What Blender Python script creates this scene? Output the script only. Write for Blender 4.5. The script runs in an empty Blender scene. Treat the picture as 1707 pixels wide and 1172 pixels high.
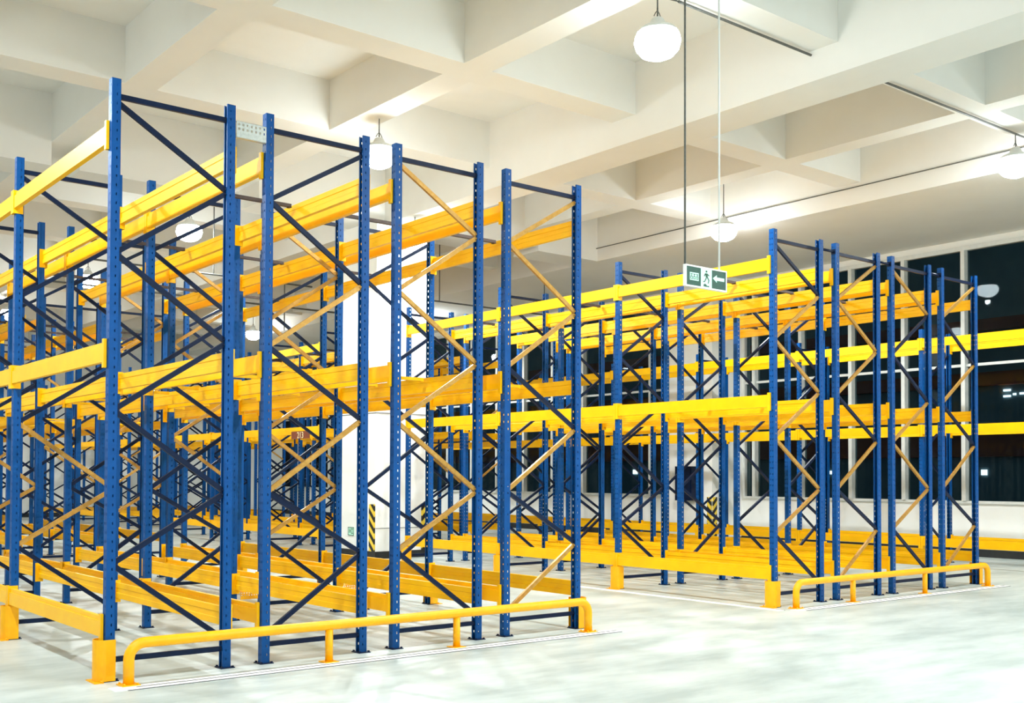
import bpy, math, random
from mathutils import Vector, Matrix

random.seed(7)
S = bpy.context.scene
COL = S.collection

# ------------------------------------------------------------------ camera
CAM = (-3.1114, -8.8428, 1.6925)
YAW, PITCH, ROLL = 0.654172, 0.0221738, 0.0046266
FPX, CX, CY, W, H = 1792.577, 770.537, 755.372, 1707.0, 1172.0
fwd = Vector((math.cos(PITCH) * math.sin(YAW), math.cos(PITCH) * math.cos(YAW), math.sin(PITCH)))
r0 = Vector((math.cos(YAW), -math.sin(YAW), 0.0))
u0 = r0.cross(fwd)
rgt = r0 * math.cos(ROLL) + u0 * math.sin(ROLL)
upv = -r0 * math.sin(ROLL) + u0 * math.cos(ROLL)
cd = bpy.data.cameras.new('camera')
cam = bpy.data.objects.new('camera', cd)
COL.objects.link(cam)
m = Matrix((rgt, upv, -fwd)).transposed().to_4x4()
m.translation = Vector(CAM)
cam.matrix_world = m
cd.sensor_fit = 'HORIZONTAL'
cd.sensor_width = 36.0
cd.lens = FPX / W * 36.0
cd.shift_x = (W / 2 - CX) / W
cd.shift_y = (CY - H / 2) / W
cd.clip_start = 0.05
cd.clip_end = 400
S.camera = cam

# ------------------------------------------------------------------ world and view
LAMP_E = 46.0
SPOT_W = 530.0
wd = bpy.data.worlds.new('night')
S.world = wd
wd.use_nodes = True
wd.node_tree.nodes['Background'].inputs[0].default_value = (0.042, 0.066, 0.076, 1)
wd.node_tree.nodes['Background'].inputs[1].default_value = 1.0
S.view_settings.view_transform = 'Standard'
S.view_settings.look = 'None'
S.view_settings.gamma = 1.0
S.view_settings.exposure = 0.42
S.view_settings.use_curve_mapping = False
try:
    S.cycles.use_denoising = True
    S.cycles.max_bounces = 8
    S.cycles.diffuse_bounces = 5
    S.cycles.glossy_bounces = 3
    S.cycles.transparent_max_bounces = 8
    S.cycles.sample_clamp_indirect = 6.0
    S.cycles.caustics_reflective = False
    S.cycles.caustics_refractive = False
except Exception:
    pass


# ------------------------------------------------------------------ materials
def srgb(r, g, b):
    f = lambda c: (c / 255 / 12.92) if c / 255 <= 0.04045 else ((c / 255 + 0.055) / 1.055) ** 2.4
    return (f(r), f(g), f(b), 1)


def mat(name, col, rough=0.5, metal=0.0, spec=0.5, noise=None, emit=None, estr=0.0, coat=0.0):
    mt = bpy.data.materials.new(name)
    mt.use_nodes = True
    nt = mt.node_tree
    b = nt.nodes['Principled BSDF']
    b.inputs['Base Color'].default_value = col
    b.inputs['Roughness'].default_value = rough
    b.inputs['Metallic'].default_value = metal
    b.inputs['Specular IOR Level'].default_value = spec
    b.inputs['Coat Weight'].default_value = coat
    if emit:
        b.inputs['Emission Color'].default_value = emit
        b.inputs['Emission Strength'].default_value = estr
    if noise:                                    # (scale, second colour, low, high)
        sc, c2, lo, hi = noise
        tc = nt.nodes.new('ShaderNodeTexCoord')
        no = nt.nodes.new('ShaderNodeTexNoise')
        no.inputs['Scale'].default_value = sc
        no.inputs['Detail'].default_value = 5
        no.inputs['Roughness'].default_value = 0.6
        rp = nt.nodes.new('ShaderNodeValToRGB')
        rp.color_ramp.elements[0].position = lo
        rp.color_ramp.elements[0].color = col
        rp.color_ramp.elements[1].position = hi
        rp.color_ramp.elements[1].color = c2
        nt.links.new(tc.outputs['Object'], no.inputs['Vector'])
        nt.links.new(no.outputs['Fac'], rp.inputs['Fac'])
        nt.links.new(rp.outputs['Color'], b.inputs['Base Color'])
    return mt


M = {}
M['blue'] = mat('blue_powder_coat', srgb(0, 71, 136), 0.42, spec=0.2, noise=(9, srgb(0, 77, 146), .4, .7))
M['navy'] = mat('dark_blue_brace_paint', srgb(0, 20, 50), 0.45, spec=0.2, noise=(20, srgb(2, 26, 60), .4, .7))
M['gold'] = mat('lamplit_brace_gold', srgb(176, 128, 50), 0.4, metal=0.4, noise=(25, srgb(194, 150, 74), .4, .7))  # lamp light caught by single braces, put into their colour as gold
M['yellow'] = mat('yellow_powder_coat', srgb(254, 188, 0), 0.42, spec=0.25, noise=(6, srgb(255, 196, 0), .4, .7))
M['guard'] = mat('yellow_guard_paint', srgb(248, 172, 0), 0.4, spec=0.35, noise=(12, srgb(252, 182, 4), .4, .7))
M['zinc'] = mat('galvanised_steel', srgb(190, 194, 188), 0.42, metal=0.6, noise=(40, srgb(168, 172, 168), .4, .7))
M['cable'] = mat('dark_grey_conduit', srgb(92, 92, 88), 0.5, metal=0.3, noise=(30, srgb(108, 108, 104), .4, .7))
M['plaster'] = mat('white_plaster', srgb(236, 235, 230), 0.9, spec=0.2, noise=(0.7, srgb(231, 229, 223), .35, .75))
M['wallw'] = mat('white_wall_paint', srgb(246, 246, 242), 0.8, spec=0.2, noise=(0.8, srgb(241, 241, 236), .35, .75))
M['black'] = mat('black_skirting', srgb(20, 24, 26), 0.5, noise=(8, srgb(30, 34, 36), .4, .7))
M['line'] = mat('white_floor_paint', srgb(250, 250, 248), 0.45, noise=(10, srgb(240, 240, 236), .5, .8))
M['seam_shadow'] = mat('dark_joint_and_shadow', srgb(70, 72, 72), 0.8, noise=(10, srgb(90, 92, 92), .4, .7))  # front line joints, and the painted beam shadow by the right block
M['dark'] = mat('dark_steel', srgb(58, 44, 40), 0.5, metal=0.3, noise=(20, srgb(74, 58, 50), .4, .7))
M['alu'] = mat('white_aluminium', srgb(226, 228, 224), 0.4, noise=(8, srgb(216, 218, 214), .4, .7))
M['lens'] = mat('lamp_lens', (1, 1, 1, 1), 0.4, emit=(0.88, 0.97, 1.0, 1), estr=LAMP_E)
M['green'] = mat('exit_green', srgb(8, 62, 48), 0.35, noise=(14, srgb(10, 70, 54), .4, .7), emit=srgb(8, 62, 48), estr=0.25)
M['mint'] = mat('exit_mint', srgb(190, 245, 222), 0.4, noise=(14, srgb(200, 250, 228), .4, .7), emit=srgb(170, 235, 205), estr=0.1)
M['dgreen'] = mat('sign_dark_green', srgb(20, 70, 50), 0.5, noise=(14, srgb(26, 80, 58), .4, .7))
M['brown'] = mat('brown_rack_reflection', srgb(190, 112, 96), 0.8, noise=(0.6, srgb(150, 100, 92), .4, .7))  # tone of the racks mirrored in the glass
M['teal'] = mat('dark_teal_facade', srgb(134, 164, 174), 0.7, noise=(0.5, srgb(112, 142, 154), .4, .7))
M['lit'] = mat('lit_window', (1, 1, 1, 1), 0.5, emit=(0.95, 0.98, 1.0, 1), estr=2.2)
M['asphalt'] = mat('night_ground', srgb(34, 38, 40), 0.9, noise=(2, srgb(44, 48, 50), .4, .7))
M['red'] = mat('red_brown_numbers', srgb(250, 236, 190), 0.5, noise=(14, srgb(244, 226, 176), .4, .7))
M['rust'] = mat('red_brown_plate', srgb(120, 58, 30), 0.5, noise=(14, srgb(134, 66, 34), .4, .7))

# floor: pale epoxy with cloudy wear
mt = bpy.data.materials.new('pale_floor_coating')
mt.use_nodes = True
nt = mt.node_tree
b = nt.nodes['Principled BSDF']
tc = nt.nodes.new('ShaderNodeTexCoord')
n1 = nt.nodes.new('ShaderNodeTexNoise'); n1.inputs['Scale'].default_value = 1.1; n1.inputs['Detail'].default_value = 8; n1.inputs['Roughness'].default_value = 0.62
mp = nt.nodes.new('ShaderNodeMapping'); mp.inputs['Scale'].default_value = (0.55, 1.6, 1); mp.inputs['Rotation'].default_value = (0, 0, 0.35)
rp = nt.nodes.new('ShaderNodeValToRGB')
rp.color_ramp.elements[0].position = 0.36; rp.color_ramp.elements[0].color = srgb(158, 169, 165)
rp.color_ramp.elements[1].position = 0.62; rp.color_ramp.elements[1].color = srgb(194, 202, 198)
nt.links.new(tc.outputs['Object'], mp.inputs['Vector']); nt.links.new(mp.outputs['Vector'], n1.inputs['Vector'])
nt.links.new(n1.outputs['Fac'], rp.inputs['Fac']); nt.links.new(rp.outputs['Color'], b.inputs['Base Color'])
rr = nt.nodes.new('ShaderNodeMapRange'); rr.inputs[3].default_value = 0.5; rr.inputs[4].default_value = 0.3
nt.links.new(n1.outputs['Fac'], rr.inputs[0]); nt.links.new(rr.outputs[0], b.inputs['Roughness'])
b.inputs['Specular IOR Level'].default_value = 0.4
M['floor'] = mt

# hazard stripes, diagonal, yellow and black
mt = bpy.data.materials.new('hazard_stripes')
mt.use_nodes = True
nt = mt.node_tree
b = nt.nodes['Principled BSDF']; b.inputs['Roughness'].default_value = 0.5
tc = nt.nodes.new('ShaderNodeTexCoord'); sx = nt.nodes.new('ShaderNodeSeparateXYZ')
a1 = nt.nodes.new('ShaderNodeMath'); a1.operation = 'SUBTRACT'
a0 = nt.nodes.new('ShaderNodeMath'); a0.operation = 'ADD'
a2 = nt.nodes.new('ShaderNodeMath'); a2.operation = 'MULTIPLY'; a2.inputs[1].default_value = 4.4
a3 = nt.nodes.new('ShaderNodeMath'); a3.operation = 'FRACT'
a4 = nt.nodes.new('ShaderNodeMath'); a4.operation = 'GREATER_THAN'; a4.inputs[1].default_value = 0.5
mx = nt.nodes.new('ShaderNodeMix'); mx.data_type = 'RGBA'
mx.inputs[6].default_value = srgb(18, 16, 14); mx.inputs[7].default_value = srgb(240, 205, 60)
nt.links.new(tc.outputs['Object'], sx.inputs[0])
nt.links.new(sx.outputs[0], a0.inputs[0]); nt.links.new(sx.outputs[1], a0.inputs[1])
nt.links.new(sx.outputs[2], a1.inputs[0]); nt.links.new(a0.outputs[0], a1.inputs[1])
nt.links.new(a1.outputs[0], a2.inputs[0]); nt.links.new(a2.outputs[0], a3.inputs[0]); nt.links.new(a3.outputs[0], a4.inputs[0])
nt.links.new(a4.outputs[0], mx.inputs[0]); nt.links.new(mx.outputs[2], b.inputs['Base Color'])
M['hazard'] = mt

# window glass: clear pane that mirrors the lit hall at its surface
mt = bpy.data.materials.new('window_glass')
mt.use_nodes = True
nt = mt.node_tree
nt.nodes.remove(nt.nodes['Principled BSDF'])
out = nt.nodes['Material Output']
tr = nt.nodes.new('ShaderNodeBsdfTransparent'); tr.inputs[0].default_value = (0.62, 0.70, 0.72, 1)
gl = nt.nodes.new('ShaderNodeBsdfGlossy'); gl.inputs['Roughness'].default_value = 0.02
fr = nt.nodes.new('ShaderNodeFresnel'); fr.inputs[0].default_value = 1.18
ms = nt.nodes.new('ShaderNodeMixShader')
nt.links.new(fr.outputs[0], ms.inputs[0]); nt.links.new(tr.outputs[0], ms.inputs[1]); nt.links.new(gl.outputs[0], ms.inputs[2])
nt.links.new(ms.outputs[0], out.inputs[0])
M['glass'] = mt


# ------------------------------------------------------------------ mesh helpers
class MB:
    def __init__(s):
        s.v = []; s.f = []; s.sm = []

    def quad(s, a, b, c, d):
        n = len(s.v); s.v += [tuple(a), tuple(b), tuple(c), tuple(d)]; s.f.append((n, n + 1, n + 2, n + 3)); s.sm.append(False)

    def box(s, x0, x1, y0, y1, z0, z1):
        n = len(s.v)
        s.v += [(x, y, z) for z in (z0, z1) for y in (y0, y1) for x in (x0, x1)]
        for f in ((0, 2, 3, 1), (4, 5, 7, 6), (0, 1, 5, 4), (2, 6, 7, 3), (0, 4, 6, 2), (1, 3, 7, 5)):
            s.f.append(tuple(n + i for i in f)); s.sm.append(False)

    def prism(s, prof, fn, t0, t1):
        """closed profile of (a, b) pairs swept from t0 to t1; fn(a, b, t) gives the point"""
        n = len(s.v); k = len(prof)
        s.v += [tuple(fn(a, b, t0)) for a, b in prof] + [tuple(fn(a, b, t1)) for a, b in prof]
        for i in range(k):
            j = (i + 1) % k
            s.f.append((n + i, n + j, n + k + j, n + k + i)); s.sm.append(False)
        s.f.append(tuple(n + i for i in reversed(range(k)))); s.sm.append(False)
        s.f.append(tuple(n + k + i for i in range(k))); s.sm.append(False)

    def tube(s, pts, r, seg=14, caps=True):
        pts = [Vector(p) for p in pts]
        rings = []
        up = None
        for i, p in enumerate(pts):
            d = (pts[min(i + 1, len(pts) - 1)] - pts[max(i - 1, 0)]).normalized()
            if up is None:
                up = Vector((0, 0, 1)) if abs(d.z) < .9 else Vector((0, 1, 0))
            a = d.cross(up).normalized(); bb = a.cross(d).normalized(); up = bb
            n = len(s.v)
            s.v += [tuple(p + (a * math.cos(t) + bb * math.sin(t)) * r) for t in [2 * math.pi * q / seg for q in range(seg)]]
            rings.append(n)
        for a, b2 in zip(rings, rings[1:]):
            for q in range(seg):
                w = (q + 1) % seg
                s.f.append((a + q, a + w, b2 + w, b2 + q)); s.sm.append(True)
        if caps:
            s.f.append(tuple(rings[0] + q for q in reversed(range(seg)))); s.sm.append(False)
            s.f.append(tuple(rings[-1] + q for q in range(seg))); s.sm.append(False)

    def lathe(s, prof, seg=24, c=(0, 0, 0)):
        rings = []
        for r, z in prof:
            n = len(s.v)
            s.v += [(c[0] + r * math.cos(2 * math.pi * q / seg), c[1] + r * math.sin(2 * math.pi * q / seg), c[2] + z) for q in range(seg)]
            rings.append(n)
        for a, b2 in zip(rings, rings[1:]):
            for q in range(seg):
                w = (q + 1) % seg
                s.f.append((a + q, a + w, b2 + w, b2 + q)); s.sm.append(True)

    def mesh(s, name, material):
        me = bpy.data.meshes.new(name)
        me.from_pydata(s.v, [], s.f)
        me.polygons.foreach_set('use_smooth', s.sm)
        me.materials.append(material)
        me.update()
        return me


def put(name, me, parent=None, loc=(0, 0, 0), rz=0.0):
    o = bpy.data.objects.new(name, me)
    COL.objects.link(o)
    o.location = loc
    if rz:
        o.rotation_euler = (0, 0, rz)
    if parent is not None:
        o.parent = parent
    return o


def tag(o, label=None, cat=None, group=None, kind=None):
    if label: o['label'] = label
    if cat: o['category'] = cat
    if group: o['group'] = group
    if kind: o['kind'] = kind
    return o


def empty(name, loc, label, cat, group=None, rz=0.0):
    o = bpy.data.objects.new(name, None)
    o.empty_display_size = 0.2
    COL.objects.link(o)
    o.location = loc
    o.rotation_euler = (0, 0, rz)
    return tag(o, label, cat, group)


def struct(name, mb, material, label=None, cat=None, parent=None):
    o = put(name, mb.mesh(name, material), parent)
    if parent is None:
        o['kind'] = 'structure'
        if label: o['label'] = label
        if cat: o['category'] = cat
    return o


# ------------------------------------------------------------------ hall shell
XL, XW, YF, YB = -13.0, 20.17, -17.0, 36.0     # left wall, window wall, wall behind camera, far wall
ZS, ZB, ZG = 8.24, 7.41, 7.0                    # slab, small beams, girders

g = MB(); g.box(XL - .3, XW + .3, YF - .3, YB + .3, -0.2, 0.0)
struct('floor', g, M['floor'], 'pale grey green coated warehouse floor', 'floor')

# ceiling: slab with a grid of downstand beams, cast in one piece
g = MB()
g.box(XL - .3, XW + .3, YF - .3, YB + .3, ZS, ZS + .25)
struct('ceiling', g, M['plaster'], 'white plastered concrete ceiling slab above the crossing beams', 'ceiling')
ybeams = [(-11.6, -11.15, ZB), (-8.1, -7.65, ZB), (-4.5, -3.7, ZG), (-1.05, -.57, ZB), (2.43, 2.91, ZB),
          (5.86, 6.35, ZB), (9.26, 10.07, ZG), (13.13, 13.56, ZB), (15.49, XW + .28, ZG)]
for x0, x1, z in ybeams:
    g = MB(); g.box(x0, x1, YF, YB, z, ZS)
    struct('ceiling_beam', g, M['plaster'])
xbeams = [(-15.4, -14.95, ZB), (-11.7, -11.25, ZB), (-8.1, -7.6, ZB), (-4.42, -3.95, ZB), (-.75, -.28, ZB),
          (2.85, 3.36, ZB), (6.5, 7.0, ZB), (10.0, 10.9, ZG), (13.85, 14.35, ZB), (17.5, 18.0, ZB),
          (21.0, 21.9, ZG), (24.8, 25.3, ZB), (28.4, 28.9, ZB), (32.0, 32.5, ZB)]
gaps = [XL] + [v for x0, x1, _ in ybeams for v in (x0, x1)]
for y0, y1, z in xbeams:
    for i in range(0, len(gaps) - 1, 2):
        g = MB(); g.box(gaps[i], gaps[i + 1], y0, y1, z, ZS)
        struct('ceiling_beam', g, M['plaster'])

g = MB(); g.box(XL - .25, XL, YF, YB, 0, ZS); struct('wall_left', g, M['wallw'])
g = MB(); g.box(XL, XW, YF - .25, YF, 0, ZS); struct('wall_front', g, M['wallw'])
g = MB(); g.box(XL, XW, YB, YB + .25, 0, ZS); struct('wall_back', g, M['wallw'], 'white far wall of the hall', 'wall')
# window wall: parapet, head and the solid piece behind the pilaster
ZSILL, ZHEAD = 1.16, 6.86
wins = [(-3.9, 9.24), (11.1, 34.9)]
g = MB()
g.box(XW, XW + .28, YF, YB, 0, ZSILL)
g.box(XW, XW + .28, YF, YB, ZHEAD, ZG - .002)
for y0, y1 in ((YF, wins[0][0]), (wins[0][1], wins[1][0]), (wins[1][1], YB)):
    g.box(XW, XW + .28, y0, y1, ZSILL, ZHEAD)
struct('wall_right', g, M['wallw'], 'white window wall along the right of the hall', 'wall')
g = MB()
g.box(XW - .03, XW - .001, YF, 9.3, 0, .17); g.box(XW - .03, XW - .001, 11.0, YB, 0, .17)
struct('baseboard_right', g, M['black'])
g = MB(); g.box(XL, XW - .04, YB - .03, YB - .001, 0, .17); struct('baseboard_back', g, M['black'])

mull = [9.24 - .07 - 1.4 * i for i in range(0, 10)]
for wi, (y0, y1) in enumerate(wins):
    w = bpy.data.objects.new('window_%d' % (wi + 1), None); COL.objects.link(w)
    w.location = (XW, y0, ZSILL)
    tag(w, ['tall dark window band to the right of the far pilaster', 'tall dark window band beyond the far pilaster'][wi], 'window', kind='structure')
    L = y1 - y0; Hh = ZHEAD - ZSILL
    g = MB()
    g.box(-.05, .12, 0, L, 0, .06); g.box(-.05, .12, 0, L, Hh - .1, Hh); g.box(-.05, .12, 0, .06, .06, Hh - .1); g.box(-.05, .12, L - .06, L, .06, Hh - .1)
    put('window_frame', g.mesh('window_frame', M['alu']), w)
    n = max(1, round(L / 1.4))
    step = L / n if wi else 1.4
    ys = [step * i for i in range(1, n)] if wi else [q - y0 for q in (8.86, 7.44, 6.03, 4.66, 3.24, 1.84, .44, -.96, -2.36)]
    for yy in ys:
        g = MB(); g.box(-.1, .12, yy - .045, yy + .045, .061, Hh - .101)
        put('mullion', g.mesh('mullion', M['alu']), w)
    ed = sorted([.06] + ys + [L - .06])
    for a, bq in zip(ed, ed[1:]):
        g = MB(); g.box(-.02, .04, a + (.046 if a > .1 else 0.001), bq - (.046 if bq < L - .1 else 0.001), 3.02, 3.08)
        put('transom', g.mesh('transom', M['alu']), w)
    g = MB(); g.box(.05, .062, .06, L - .06, .06, Hh - .1)
    p = put('pane', g.mesh('pane', M['glass']), w)

# pillars
def pillar(name, x0, x1, y0, y1, z1, label, strips):
    g = MB(); g.box(x0, x1, y0, y1, 0, z1)
    o = struct(name, g, M['wallw'], label, 'pillar')
    g = MB()
    e = .02
    g.box(x0 - e, x0, y0 - e, y1, 0, .15); g.box(x0, x1, y0 - e, y0, 0, .15)
    put('skirting', g.mesh('skirting', M['black']), o)
    for s in strips:
        g = MB(); g.box(*s); put('hazard_strip', g.mesh('hazard_strip', M['hazard']), o)
    return o


pl = pillar('pillar', 8.93, 10.37, 9.78, 11.15, ZG, 'wide white pillar standing between the two nearest rack blocks, behind them',
       [(8.905, 8.929, 9.79, 9.99, .152, 1.12), (10.08, 10.2, 9.755, 9.779, .152, 1.12)])
g = MB(); g.box(8.922, 8.9295, 9.781, 11.15, 3.0, 3.012); g.box(8.93, 10.37, 9.7725, 9.7795, 3.0, 3.012); g.box(8.93, 10.37, 9.7725, 9.7795, .62, .63)
put('paint_joint', g.mesh('paint_joint', M['cable']), pl)
pillar('pillar', 18.95, XW, 9.3, 11.0, ZG, 'white pilaster with hazard strips on the window wall, seen between the racks',
       [(18.925, 18.949, 9.31, 9.45, .152, 1.2), (18.96, 19.12, 9.275, 9.299, .152, 1.2)])

# small framed plate on the pillar's left face (outlined figures in grey green)
pt = empty('wall_plate', (8.929, 10.71, .53), 'small white plate with grey green outlined figures on the white pillar', 'sign')
g = MB(); g.box(-.012, -.001, -.12, .12, -.09, .09); put('plate', g.mesh('plate', M['mint']), pt)
g = MB()
for q in ((-.12, .12, .075, .09), (-.12, .12, -.09, -.075), (.105, .12, -.075, .075), (-.12, -.105, -.075, .075)):
    g.box(-.016, -.0121, *q)
put('border', g.mesh('border', M['cable']), pt)
g = MB()
g.box(-.016, -.0121, .05, .065, -.04, .06); g.box(-.016, -.0121, .0, .05, .0, .012); g.box(-.016, -.0121, -.005, .01, -.04, .06)
g.box(-.016, -.0121, -.06, -.045, -.05, .06); g.box(-.016, -.0121, -.085, -.02, .045, .06); g.box(-.016, -.0121, -.085, -.02, -.05, -.035)
put('marks', g.mesh('marks', M['dgreen']), pt)

# dark blue cabinet on the pilaster
bx = empty('wall_cabinet', (18.949, 10.1, 1.1), 'dark blue cabinet mounted on the pilaster by the windows', 'cabinet')
g = MB(); g.box(-.2, -.001, -.28, .28, 0, .9); put('body', g.mesh('body', M['navy']), bx)
g = MB(); g.box(-.215, -.201, -.25, .25, .04, .86); put('door', g.mesh('door', M['navy']), bx)

# ------------------------------------------------------------------ pallet racks
D, G, BL, RH = 1.0354, 0.3816, 2.8287, 5.0       # frame depth, gap back to back, bay length, height
LEVELS = (0.36, 2.635, 4.455)


def upright_mesh(h, name):
    """C section with rows of slots; web towards -X, open towards +X"""
    g = MB()
    hw, hd, lip, p = .037, .039, .016, .076
    def sheet(fn, width, cols):
        n = int((h - .06) / p)
        z = 0.0
        for i in range(n):
            zc = .08 + i * p
            g.quad(fn(0, z), fn(width, z), fn(width, zc - .011), fn(0, zc - .011))
            edges = [0]
            for c in cols:
                edges += [c - .0048, c + .0048]
            edges.append(width)
            for a, bq in zip(edges[::2], edges[1::2]):
                g.quad(fn(a, zc - .011), fn(bq, zc - .011), fn(bq, zc + .011), fn(a, zc + .011))
            z = zc + .011
        g.quad(fn(0, z), fn(width, z), fn(width, h), fn(0, h))
    sheet(lambda a, z: (-hd, -hw + a, z), 2 * hw, (.020, .054))
    sheet(lambda a, z: (-hd + a, -hw, z), 2 * hd, (.046,))
    sheet(lambda a, z: (-hd + a, hw, z), 2 * hd, (.046,))
    # inner skin gives the sheet its gauge
    t = .003
    g.quad((-hd + t, -hw + t, 0), (-hd + t, -hw + .014, 0), (-hd + t, -hw + .014, h), (-hd + t, -hw + t, h))
    g.quad((-hd + t, hw - .014, 0), (-hd + t, hw - t, 0), (-hd + t, hw - t, h), (-hd + t, hw - .014, h))
    for s_ in (-1, 1):
        g.box(hd - .003, hd, min(s_ * hw, s_ * (hw - lip)), max(s_ * hw, s_ * (hw - lip)), 0, h)
        g.box(-hd, hd, min(s_ * hw, s_ * (hw - t)), max(s_ * hw, s_ * (hw - t)), h - .004, h)
    g.box(-hd, -hd + t, -hw, hw, h - .004, h)
    return g.mesh(name, M['blue'])


def plate_mesh():
    g = MB(); g.box(-.065, .065, -.07, .07, 0, .008)
    for x, y in ((-.05, -.055), (.05, .055), (-.05, .055), (.05, -.055)):
        g.box(x - .008, x + .008, y - .008, y + .008, .008, .02)
    return g.mesh('base_plate', M['navy'])


CH = [(-.022, 0), (.022, 0), (.022, .03), (.018, .03), (.018, .004), (-.018, .004), (-.018, .03), (-.022, .03)]


def brace_mesh(x0, z0, x1, z1, material, off=0.0):
    a = Vector((x0, 0, z0)); bq = Vector((x1, 0, z1))
    d = (bq - a).normalized(); n = Vector((-d.z, 0, d.x))
    if n.z < 0: n = -n
    g = MB()
    g.prism(CH, lambda u, v, t: a + (bq - a) * t + n * u + Vector((0, -.016 + off + v, 0)), 0, 1)
    g.tube([a + Vector((0, -.03, 0)) + d * .012, a + Vector((0, .03, 0)) + d * .012], .007, 8)
    g.tube([bq + Vector((0, -.03, 0)) - d * .012, bq + Vector((0, .03, 0)) - d * .012], .007, 8)
    return g.mesh('brace', material)


BP = [(0, 0), (0, .055), (.007, .061), (.007, .108), (0, .114), (0, .165), (.036, .165), (.036, .128), (.05, .128), (.05, 0)]


def beam_mesh():
    g = MB()
    y0, y1 = .044, BL - .044
    g.prism([(-a, c) for a, c in BP][::-1], lambda u, v, t: (-.012 + u - 0, y0 + (y1 - y0) * t, v), 0, 1)
    return g.mesh('load_beam', M['yellow'])


def conn_mesh(sgn):
    """hook plate at a beam end: sgn +1 = beam runs to +Y from the upright"""
    g = MB()
    ya, yb = (.0412, .0455) if sgn > 0 else (-.0455, -.0412)
    g.box(-.066, .03, ya, yb, -.05, .19)
    yc, yd = (.003, .0455) if sgn > 0 else (-.0455, -.003)
    g.box(-.070, -.0445, yc, yd, -.05, .19)
    return g.mesh('beam_connector', M['yellow'])


UP = upright_mesh(RH, 'upright')
PLATE = plate_mesh()
BEAM = beam_mesh()
CON = {1: conn_mesh(1), -1: conn_mesh(-1)}
xi, xo = .035, D - .035
NA = [4.80, 4.20, 3.53, 2.86, 2.22, 1.53, .94, .24]         # heights where the zigzag meets the uprights, from the top
BR = {}
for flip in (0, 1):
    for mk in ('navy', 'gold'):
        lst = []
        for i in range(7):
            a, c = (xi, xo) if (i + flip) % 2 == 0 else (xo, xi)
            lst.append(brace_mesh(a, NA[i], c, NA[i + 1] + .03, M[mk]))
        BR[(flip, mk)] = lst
BTOP = brace_mesh(xi, 4.86, xo, 4.86, M['navy'])
BBOT = brace_mesh(xi, .17, xo, .17, M['navy'])


def bar_mesh():
    g = MB()
    g.box(.04, D - .04, -.022, .022, .125, .160)
    g.box(.04, .075, -.03, .03, .119, .1245); g.box(D - .075, D - .04, -.03, .03, .119, .1245)
    return g.mesh('support_bar', M['yellow'])


BAR = bar_mesh()
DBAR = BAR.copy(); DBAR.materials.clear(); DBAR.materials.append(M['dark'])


def rack(x, y, bays, flip, goldset, label, group, near=True, levels=LEVELS, up=None, htop=RH, bars=((1, 2), (2, 2)), darktop=True, k0=1):
    t = empty('pallet_rack', (x, y, 0), label, 'pallet rack', group)
    um = up or UP
    for r in range(bays + 1):
        yy = r * BL
        for side in (0, 1):
            o = put('upright', um, t, (side * D, yy, 0), math.pi if side else 0)
            if near:
                put('base_plate', PLATE, o)
        put('brace', BTOP, t, (0, yy, 0 if htop == RH else htop - RH))
        put('brace', BBOT, t, (0, yy, 0))
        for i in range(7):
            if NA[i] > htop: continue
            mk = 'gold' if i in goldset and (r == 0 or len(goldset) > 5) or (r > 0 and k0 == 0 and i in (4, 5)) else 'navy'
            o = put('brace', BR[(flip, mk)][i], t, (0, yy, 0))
            if mk == 'gold': o['label'] = 'diagonal brace coloured gold as lamplit'
    for r in range(bays):
        for z in levels:
            for side in (0, 1):
                if side == 0:
                    o = put('load_beam', BEAM, t, (0, r * BL, z))
                    loc0 = (0, 0, 0); loc1 = (0, BL, 0); rz = 0
                else:
                    o = put('load_beam', BEAM, t, (D, (r + 1) * BL, z), math.pi)
                if near:
                    put('beam_connector', CON[1], o)
                    put('beam_connector', CON[-1], o, (0, BL, 0))
        for li, nb in bars:
            if li < len(levels):
                for q in range(nb):
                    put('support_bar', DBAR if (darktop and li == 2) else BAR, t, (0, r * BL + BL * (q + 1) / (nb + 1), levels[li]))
    return t


PX = 0.0
QX, QY = 8.794, -0.0737
P4 = D + G
ordn = ['first', 'second', 'third', 'fourth']
gold_sets = [set(), {2, 4}, {0, 1, 2, 3, 4, 5}, {0, 1, 2, 4, 6}]
labsP = ['nearest blue and yellow pallet rack, at the left front corner of the near block',
         'blue and yellow pallet rack second from the left in the near block',
         'blue and yellow pallet rack with braces coloured gold as lamplit, third from the left in the near block',
         'blue and yellow pallet rack at the right side of the near block, beside the aisle']
for k in range(4):
    rack(PX + k * P4, 0, 3, k % 2, gold_sets[k], labsP[k], 'pallet racks of the near block', bars=((1, 2), (2, 1)) if k else (), k0=k)
labsQ = ['blue and yellow pallet rack at the left side of the right block, beside the aisle',
         'blue and yellow pallet rack second from the left in the right block',
         'blue and yellow pallet rack third from the left in the right block',
         'blue and yellow pallet rack at the right side of the right block, towards the windows']
gq = [{1, 2, 3, 4, 5}, {0, 1, 2, 4, 6}, {0, 3, 4, 5}, {0, 2, 4, 6}]
for k in range(4):
    rack(QX + k * P4, QY, 3, k % 2, gq[k], labsQ[k], 'pallet racks of the right block', bars=((1, 2), (2, 1)))
Y2 = 11.75
for k in range(4):
    rack(PX + k * P4, Y2, 3, k % 2, {2, 4}, 'blue and yellow pallet rack behind the near block, %s from the left of its row' % ordn[k],
         'pallet racks behind the near block')
for k in range(4):
    rack(QX + k * P4, Y2, 3, k % 2, {2, 4}, 'blue and yellow pallet rack behind the white pillar, %s from the left of its row' % ordn[k],
         'pallet racks behind the right block')
Y3 = 23.4
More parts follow.
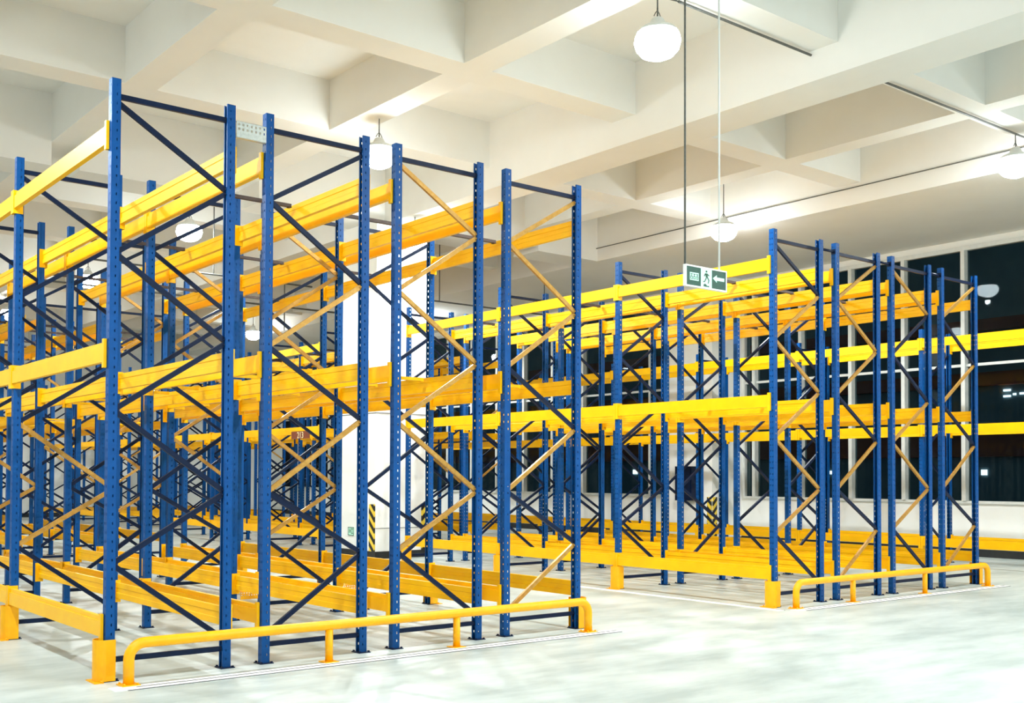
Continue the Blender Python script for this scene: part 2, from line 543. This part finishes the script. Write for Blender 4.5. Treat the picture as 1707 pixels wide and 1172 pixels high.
for k in range(4):
    rack(PX + k * P4, Y3, 3, k % 2, {3}, 'distant blue and yellow pallet rack by the far wall at left, %s from the left' % ordn[k],
         'distant pallet racks by the far wall at left', near=False, bars=())
for k in range(4):
    rack(QX + k * P4, Y3, 3, k % 2, {3}, 'distant blue and yellow pallet rack by the far wall at right, %s from the left' % ordn[k],
         'distant pallet racks by the far wall at right', near=False, bars=())
UPW = upright_mesh(4.66, 'upright_low')
rack(17.05, 5.33 - 3 * BL, 8, 0, {1, 3}, 'single long blue and yellow pallet rack standing along the window wall', None,
     levels=(.38, 2.58, 4.29), up=UPW, htop=4.66, bars=())

# galvanised spacer tying the tops of the first two racks together
sp = empty('row_spacer', (D, 0, 4.79), 'perforated grey steel spacer joining the tops of the two nearest racks', 'spacer')
g = MB()
def perf(g, x0, x1, y, z0, z1):
    n = 7
    for i in range(n):
        a = x0 + (x1 - x0) * i / n; c = x0 + (x1 - x0) * (i + 1) / n
        m1 = a + (c - a) * .3; m2 = a + (c - a) * .75
        g.box(a, m1, y, y + .004, z0, z1); g.box(m2, c, y, y + .004, z0, z1)
        h = z1 - z0
        g.box(m1, m2, y, y + .004, z0, z0 + h * .45); g.box(m1, m2, y, y + .004, z0 + h * .6, z0 + h * .75); g.box(m1, m2, y, y + .004, z0 + h * .9, z1)
perf(g, .045, G - .045, -.05, -.07, .07)
put('perforated_plate', g.mesh('perforated_plate', M['zinc']), sp)
g = MB(); g.box(.045, G - .045, -.045, -.01, -.074, -.0705); g.box(.045, G - .045, -.045, -.01, .0705, .074); put('flange', g.mesh('flange', M['zinc']), sp)
# blue spacers between the back-to-back racks of the right block
spl = ['dark blue tube tying the first and second racks of the right block', 'dark blue tube tying the second and third racks of the right block',
       'dark blue tube tying the third and fourth racks of the right block']
g = MB(); g.tube([(.045, 0, 0), (G - .045, 0, 0)], .018, 10); g.box(.043, .047, -.035, .035, -.035, .035); g.box(G - .047, G - .043, -.035, .035, -.035, .035)
SPM = g.mesh('row_spacer', M['navy'])
for k in range(3):
    o = put('row_spacer', SPM, None, (QX + k * P4 + D, QY, 4.88)); tag(o, spl[k], 'spacer', 'blue row spacers on the right block')
# yellow perforated spacers low between the first racks, one bay in
ylab = ['yellow perforated spacer plate low between the second and third near racks', 'yellow perforated spacer plate low between the third and fourth near racks']
g = MB()
perf(g, .078, G - .078, -.05, 0, .09); g.box(.078, G - .078, -.046, .05, .09, .094)
YSP = g.mesh('row_spacer', M['guard'])
for k in (1, 2):
    o = put('row_spacer', YSP, None, (PX + k * P4 + D, BL, .24)); tag(o, ylab[k - 1], 'spacer', 'yellow spacers under the near block')


# ------------------------------------------------------------------ column guards
def guard_mesh():
    g = MB()
    prof = []
    r, n = .085, 10
    pts = [(.03, -r)] + [(-.05 - r * math.sin(math.pi * i / n) * .95, -r * math.cos(math.pi * i / n)) for i in range(n + 1)] + [(.03, r)]
    inn = [(.03, -r + .006)] + [(-.05 - (r - .006) * math.sin(math.pi * i / n) * .95, -(r - .006) * math.cos(math.pi * i / n)) for i in range(n + 1)] + [(.03, r - .006)]
    for a, c, d, e in zip(pts, pts[1:], inn[1:], inn):
        g.prism([a, c, d, e], lambda u, v, t: (u, v, t), .008, .345)
    return g.mesh('guard_shell', M['guard'])


def guard_base():
    g = MB(); g.prism([(-.15, -.11), (-.15, .11), (-.072, .11), (-.072, -.11)], lambda u, v, t: (u, v, t), 0, .008)
    for y in (-.095, .095):
        g.tube([(-.09, y, .008), (-.09, y, .022)], .01, 8)
    return g.mesh('base_flange', M['guard'])


GS, GB = guard_mesh(), guard_base()


def guard(x, y, rz, label, grp):
    t = empty('column_guard', (x, y, 0), label, 'column guard', grp, rz)
    put('guard_shell', GS, t); put('base_flange', GB, t)


rn = ['front', 'second', 'third', 'rear']
for r in range(2):
    guard(PX, r * BL, 0, 'yellow column guard at the %s upright on the left side of the near block' % rn[r], 'column guards on the left side of the near block')
for r in range(4):
    guard(PX + 3 * P4 + D, r * BL, math.pi, 'yellow column guard at the %s upright on the aisle side of the near block' % rn[r], 'column guards on the aisle side of the near block')
for r in range(4):
    guard(QX, QY + r * BL, 0, 'yellow column guard at the %s upright on the aisle side of the right block' % rn[r], 'column guards on the aisle side of the right block')
guard(QX + 3 * P4 + D, QY, math.pi, 'yellow column guard at the window side front corner of the right block', None)


# ------------------------------------------------------------------ end guard rails
def rail(x0, x1, y, h, posts, label):
    t = empty('guard_rail', (x0, y, 0), label, 'guard rail')
    L = x1 - x0; r = .044; R = .13
    pts = [(0, 0, .01), (0, 0, h - R)]
    pts += [(R - R * math.cos(a), 0, h - R + R * math.sin(a)) for a in [math.pi / 2 * i / 7 for i in range(1, 8)]]
    pts += [(L - R + R * math.sin(a), 0, h - R + R * math.cos(a)) for a in [math.pi / 2 * i / 7 for i in range(0, 8)]]
    pts += [(L, 0, .01)]
    g = MB(); g.tube(pts, r, 18); put('bent_tube', g.mesh('bent_tube', M['guard']), t)
    for p in posts:
        g = MB(); g.tube([(0, 0, .009), (0, 0, h - r * .8)], .036, 14); o = put('post', g.mesh('post', M['guard']), t, (p - x0, 0, 0))
        g = MB(); g.box(-.07, .07, -.07, .07, 0, .009); put('base_plate', g.mesh('base_plate', M['guard']), o)
    for p in (0, L):
        g = MB(); g.box(-.075, .075, -.075, .075, 0, .01)
        for q in ((-.055, -.055), (.055, -.055), (-.055, .055), (.055, .055)):
            g.tube([(q[0], q[1], .01), (q[0], q[1], .024)], .009, 8)
        put('foot_plate', g.mesh('foot_plate', M['guard']), t, (p, 0, 0))


rail(.06, 5.19, -.30, .335, (1.92, 3.38), 'low yellow tubular guard rail along the front of the near block')
rail(8.88, 13.90, -.36, .335, (10.17, 12.03), 'low yellow tubular guard rail along the front of the right block')

# floor markings
for nm, a, yy in (('floor_line', (-.12, 5.5), -.50), ('floor_line', (8.7, 14.2), -.56)):
    g = MB(); g.box(a[0], a[1], yy, yy + .16, 0.0, .004)
    o = put('floor_line', g.mesh('floor_line', M['line'])); tag(o, 'white floor line in front of the %s block' % ('near' if a[0] < 1 else 'right'), 'floor line', kind='structure')
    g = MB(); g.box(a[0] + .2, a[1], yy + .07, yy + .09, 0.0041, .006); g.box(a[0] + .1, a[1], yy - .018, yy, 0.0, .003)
    put('dark_edge', g.mesh('dark_edge', M['seam_shadow']), o)

for x0, yy, lab in ((8.46, 9.0, 'aisle side of the right block'),):
    g = MB(); g.box(x0, x0 + .12, (-.33 if x0 < 1 else -.39), yy, 0.0, .004)
    o = put('floor_line', g.mesh('floor_line', M['line'])); tag(o, 'white floor line with a painted beam shadow along the ' + lab, 'floor line', kind='structure')
    g = MB(); g.box(x0 + .1201, x0 + .145, (-.33 if x0 < 1 else -.39), yy, 0.0, .003); put('dark_edge', g.mesh('dark_edge', M['seam_shadow']), o)  # shadow of the bottom beams, painted as a dark strip

# ------------------------------------------------------------------ lamps
g = MB()
g.lathe([(.001, -.19), (.10, -.18), (.19, -.14), (.25, -.07), (.272, .01), (.26, .08), (.22, .13), (.16, .165), (.10, .18), (.001, .18)], 28)
LENS = g.mesh('lens', M['lens'])
g = MB()
g.lathe([(.243, .115), (.248, .13), (.20, .175), (.14, .20), (.10, .22), (.075, .28), (.05, .30), (.001, .30)], 28)
HOUS = g.mesh('housing', M['alu'])
g = MB()
g.tube([(0, 0, .30), (0, 0, .42)], .010, 8)
g.tube([(-.06, 0, .31), (-.03, 0, .36), (0, 0, .39), (.03, 0, .36), (.06, 0, .31)], .006, 8)
HOOK = g.mesh('hook', M['cable'])


def lamp(x, y, z, ztop, label, grp, arm=None):
    t = empty('high_bay_lamp', (x, y, z), label, 'lamp', grp)
    put('lens', LENS, t); put('housing', HOUS, t); put('hook', HOOK, t)
    g = MB()
    g.tube([(0, 0, .41), (0, 0, ztop - z)] if not arm else [(0, 0, .41), (0, 0, ztop - z - .03), (arm[0] * .08, arm[1] * .08, ztop - z), (arm[0], arm[1], ztop - z)], .009, 8)
    put('stem', g.mesh('stem', M['cable']), t)
    ld = bpy.data.lights.new('lamp_light', 'SPOT')
    ld.energy = SPOT_W; ld.color = (0.92, 0.985, 1.0); ld.spot_size = math.radians(168); ld.spot_blend = 0.35; ld.shadow_soft_size = 0.06
    lo = bpy.data.objects.new('lamp_light', ld); COL.objects.link(lo); lo.location = (0, 0, -.32); lo.parent = t


def coff(x, y):
    z = ZS
    for x0, x1, zz in ybeams:
        if x0 - .02 <= x <= x1 + .02: z = min(z, zz)
    for y0, y1, zz in xbeams:
        if y0 - .02 <= y <= y1 + .02: z = min(z, zz)
    return z


LAMPS = [(x, y, None) for x in (-2.3, 6.2, 14.7) for y in (-12.4, -6.4)]
LAMPS += [(-2.3, -.4, 'white high bay lamp hanging out of view above the left corner of the near block'),
          (-2.3, 5.5, 'white high bay lamp hanging left of the near block'),
          (6.2, 5.52, 'bright high bay lamp glowing above the near block between two rack frames'),
          (14.7, 5.5, 'bright high bay lamp seen just above the hanging exit sign'),
          (6.0, 12.5, 'high bay lamp glowing behind the top beams of the nearest rack'),
          (9.4, 9.1, 'high bay lamp hanging just in front of the white pillar'),
          (-6.0, 12.5, 'unseen lamp added for light at the far left, beside the racks behind the near block'),  # the far left lamps are unseen, added to bring in more light
          (-6.0, 19.5, 'unseen lamp added for light at the far left, above the second aisle'),
          (-6.0, 27.0, 'unseen lamp added for light at the far left, by the distant racks'),
          (6.2, 19.5, 'small high bay lamp over the rear racks, left of the white pillar'),
          (6.2, 27.0, 'small high bay lamp over the distant racks at left'),
          (14.5, 26.6, 'small high bay lamp over the distant racks at right'),
          (17.0, 19.5, 'small high bay lamp near the far part of the window wall')]
bk = ['left', 'middle', 'right']
for n_, (x, y, lab) in enumerate(LAMPS):
    if lab is None:
        lab = 'high bay lamp behind the camera, %s one of the %s pair' % ('rear' if y < -10 else 'forward', bk[n_ // 2])
    lamp(x, y, min(6.80, coff(x, y) - .5), coff(x, y), lab, 'glowing high bay lamps')
lamp(6.32, -.28, 6.80, 7.36, 'large bright high bay lamp hanging at the top of the picture from a bent arm', 'glowing high bay lamps', arm=(.30, -.06))
lamp(14.62, -.5, 6.80, 7.33, 'bright high bay lamp at the right edge, hung from the ceiling conduit', 'glowing high bay lamps', arm=(.55, -.02))


# ------------------------------------------------------------------ conduits under the ceiling
def conduit(pts, r, label, hangers=()):
    t = empty('conduit', pts[0], label, 'conduit')
    o = Vector(pts[0])
    g = MB(); g.tube([Vector(p) - o for p in pts], r, 8); put('pipe', g.mesh('pipe', M['cable']), t)
    for h in hangers:
        g = MB(); g.tube([Vector(h[:3]) - o, Vector((h[0], h[1], h[3])) - o], r * .7, 6); put('hanger', g.mesh('hanger', M['cable']), t)


conduit([(6.62, -.34, 7.36), (9.26, -.34, 7.36)], .017, 'thin grey conduit running from the nearest lamp to the girder')
conduit([(10.07, -.40, 7.36), (15.49, -.46, 7.36)], .017, 'thin grey conduit running right from the girder to the window side girder')
conduit([(15.45, -3.5, 7.34), (15.45, 12.0, 7.30)], .011, 'thin wire running along the bottom edge of the window side girder')
conduit([(10.2, 12.4, 6.0), (17.0, 12.4, 6.0)], .02, 'dark pipe hung under the ceiling behind the right block', [(12.45, 12.4, 6.0, 7.4), (15.9, 12.4, 6.0, 7.0)])
conduit([(4.0, 12.6, 6.0), (9.0, 12.6, 6.0)], .02, 'dark pipe hung under the ceiling left of the white pillar', [(6.6, 12.6, 6.0, 8.2)])
conduit([(2.0, 15.6, 6.0), (13.0, 15.6, 6.0)], .022, 'dark pipe crossing the hall above the distant racks', [(9.9, 15.6, 5.4, 7.0), (11.0, 15.6, 6.0, 8.2)])

# ------------------------------------------------------------------ exit sign on two rods
SX0, SY, SZ1, SWD, SH = 4.26, -2.47, 3.60, .57, .195
es = empty('exit_sign', (SX0, SY, SZ1 - SH), 'green and white illuminated exit sign hanging from two rods in front of the right block', 'exit sign')
g = MB()
b0 = .014
g.box(0, SWD, -.015, .015, 0, b0); g.box(0, SWD, -.015, .015, SH - b0, SH); g.box(0, b0, -.015, .015, b0, SH - b0); g.box(SWD - b0, SWD, -.015, .015, b0, SH - b0)
put('frame', g.mesh('frame', M['alu']), es)
g = MB(); g.box(b0, SWD - b0, -.010, .010, b0, SH - b0); put('panel', g.mesh('panel', M['green']), es)
g = MB(); g.box(.21, .36, -.0125, -.0101, b0, SH - b0); cp = put('centre_panel', g.mesh('centre_panel', M['mint']), es)
g = MB()                                         # running figure and door marks
ff = lambda a, bq, t: (a, t, bq)
def poly(g, pts, y0, y1):
    g.prism(pts, ff, y0, y1)
fx = .285
poly(g, [(fx + .012 * math.cos(t), .158 + .010 * math.sin(t)) for t in [2 * math.pi * i / 10 for i in range(10)]], -.0142, -.0126)
poly(g, [(fx - .018, .142), (fx + .012, .142), (fx + .020, .105), (fx - .008, .100)], -.0142, -.0126)
poly(g, [(fx - .035, .118), (fx - .018, .142), (fx - .010, .134), (fx - .027, .110)], -.0142, -.0126)
poly(g, [(fx + .012, .142), (fx + .040, .125), (fx + .036, .118), (fx + .012, .128)], -.0142, -.0126)
poly(g, [(fx - .008, .102), (fx - .030, .068), (fx - .045, .068), (fx - .045, .060), (fx - .024, .060), (fx + .004, .098)], -.0142, -.0126)
poly(g, [(fx + .006, .104), (fx + .028, .080), (fx + .018, .052), (fx + .027, .050), (fx + .040, .082), (fx + .020, .106)], -.0142, -.0126)
poly(g, [(fx - .040, .020), (fx - .040, .038), (fx - .020, .046), (fx + .0, .038), (fx + .0, .030), (fx + .035, .030), (fx + .035, .020)], -.0142, -.0126)
put('running_figure', g.mesh('running_figure', M['dgreen']), cp)
g = MB()                                         # arrow on the right field
poly(g, [(.375, .108), (.43, .142), (.43, .122), (.535, .122), (.535, .092), (.43, .092), (.43, .074)], -.0125, -.0101)
put('arrow', g.mesh('arrow', M['mint']), es)
g = MB(); g.box(.060, .180, -.0125, -.0101, .060, .130); lp = put('text_block', g.mesh('text_block', M['mint']), es)
g = MB()
for x in (.068, .106, .144):                      # three small square characters
    g.box(x, x + .028, -.014, -.0126, .112, .118); g.box(x, x + .028, -.014, -.0126, .092, .097); g.box(x, x + .028, -.014, -.0126, .070, .075)
    g.box(x, x + .006, -.014, -.0126, .075, .092); g.box(x + .022, x + .028, -.014, -.0126, .075, .092); g.box(x + .011, x + .017, -.014, -.0126, .097, .112)
put('characters', g.mesh('characters', M['dgreen']), lp)
for xx in (.008, .478):
    g = MB(); g.tube([(xx, .0, SH), (xx, .0, ZS - (SZ1 - SH))], .009, 8); put('rod', g.mesh('rod', M['cable'] if xx < .1 else M['alu']), es)

# number plate on a distant beam
nb = empty('number_plate', (QX - .083, 12.55, LEVELS[1] - .10), 'small brown plate with pale digits 213 under a distant mid level beam', 'sign')
g = MB(); g.box(-.008, 0, -.42, .42, 0, .17); put('plate', g.mesh('plate', M['rust']), nb)
cu = bpy.data.curves.new('digits', 'FONT'); cu.body = '213'; cu.size = .2; cu.extrude = .002; cu.align_x = 'CENTER'
to = bpy.data.objects.new('digits_curve', cu); COL.objects.link(to)
bpy.context.view_layer.update()
me = bpy.data.meshes.new_from_object(to.evaluated_get(bpy.context.evaluated_depsgraph_get()))
bpy.data.objects.remove(to)
me.materials.clear(); me.materials.append(M['red'])
o = put('digits', me, nb, (-.011, 0, .015)); o.rotation_euler = (math.pi / 2, 0, -math.pi / 2)

# ------------------------------------------------------------------ outside at night
g = MB(); g.box(XW + .5, 110, -60, 120, -.6, -.25)
struct('ground_outside', g, M['asphalt'])
ob = empty('building', (52, 2, -.25), 'dark building with a few lit windows seen outside through the hall windows', 'building')
g = MB(); g.box(0, 10, -40, 80, 0, 17); put('facade', g.mesh('facade', M['teal']), ob)
for z0, z1 in ((6.75, 7.45), (3.1, 4.6), (9.6, 10.2)):
    g = MB(); g.box(-.3, 0, -40, 80, z0, z1); put('reflection_band', g.mesh('reflection_band', M['brown']), ob)  # rack reflections in the window glass, painted as bands on the facade
for (yy, zz, w_, h_) in ((15.4, 6.42, .36, .1), (15.4, 6.12, .36, .1), (15.13, 6.2, .15, .1), (14.7, 6.22, .25, .1), (14.2, 6.2, .2, .1), (16.62, 2.16, .3, .28),
                         (25.5, 2.2, .3, .2), (12.4, 6.3, .4, .1), (10.6, 6.3, .3, .1), (33, 6.4, .5, .12), (41, 2.2, .4, .3), (53, 6.4, .6, .15)):
    g = MB(); g.box(-.06, -.001, yy, yy + w_, zz, zz + h_); put('lit_window', g.mesh('lit_window', M['lit']), ob)
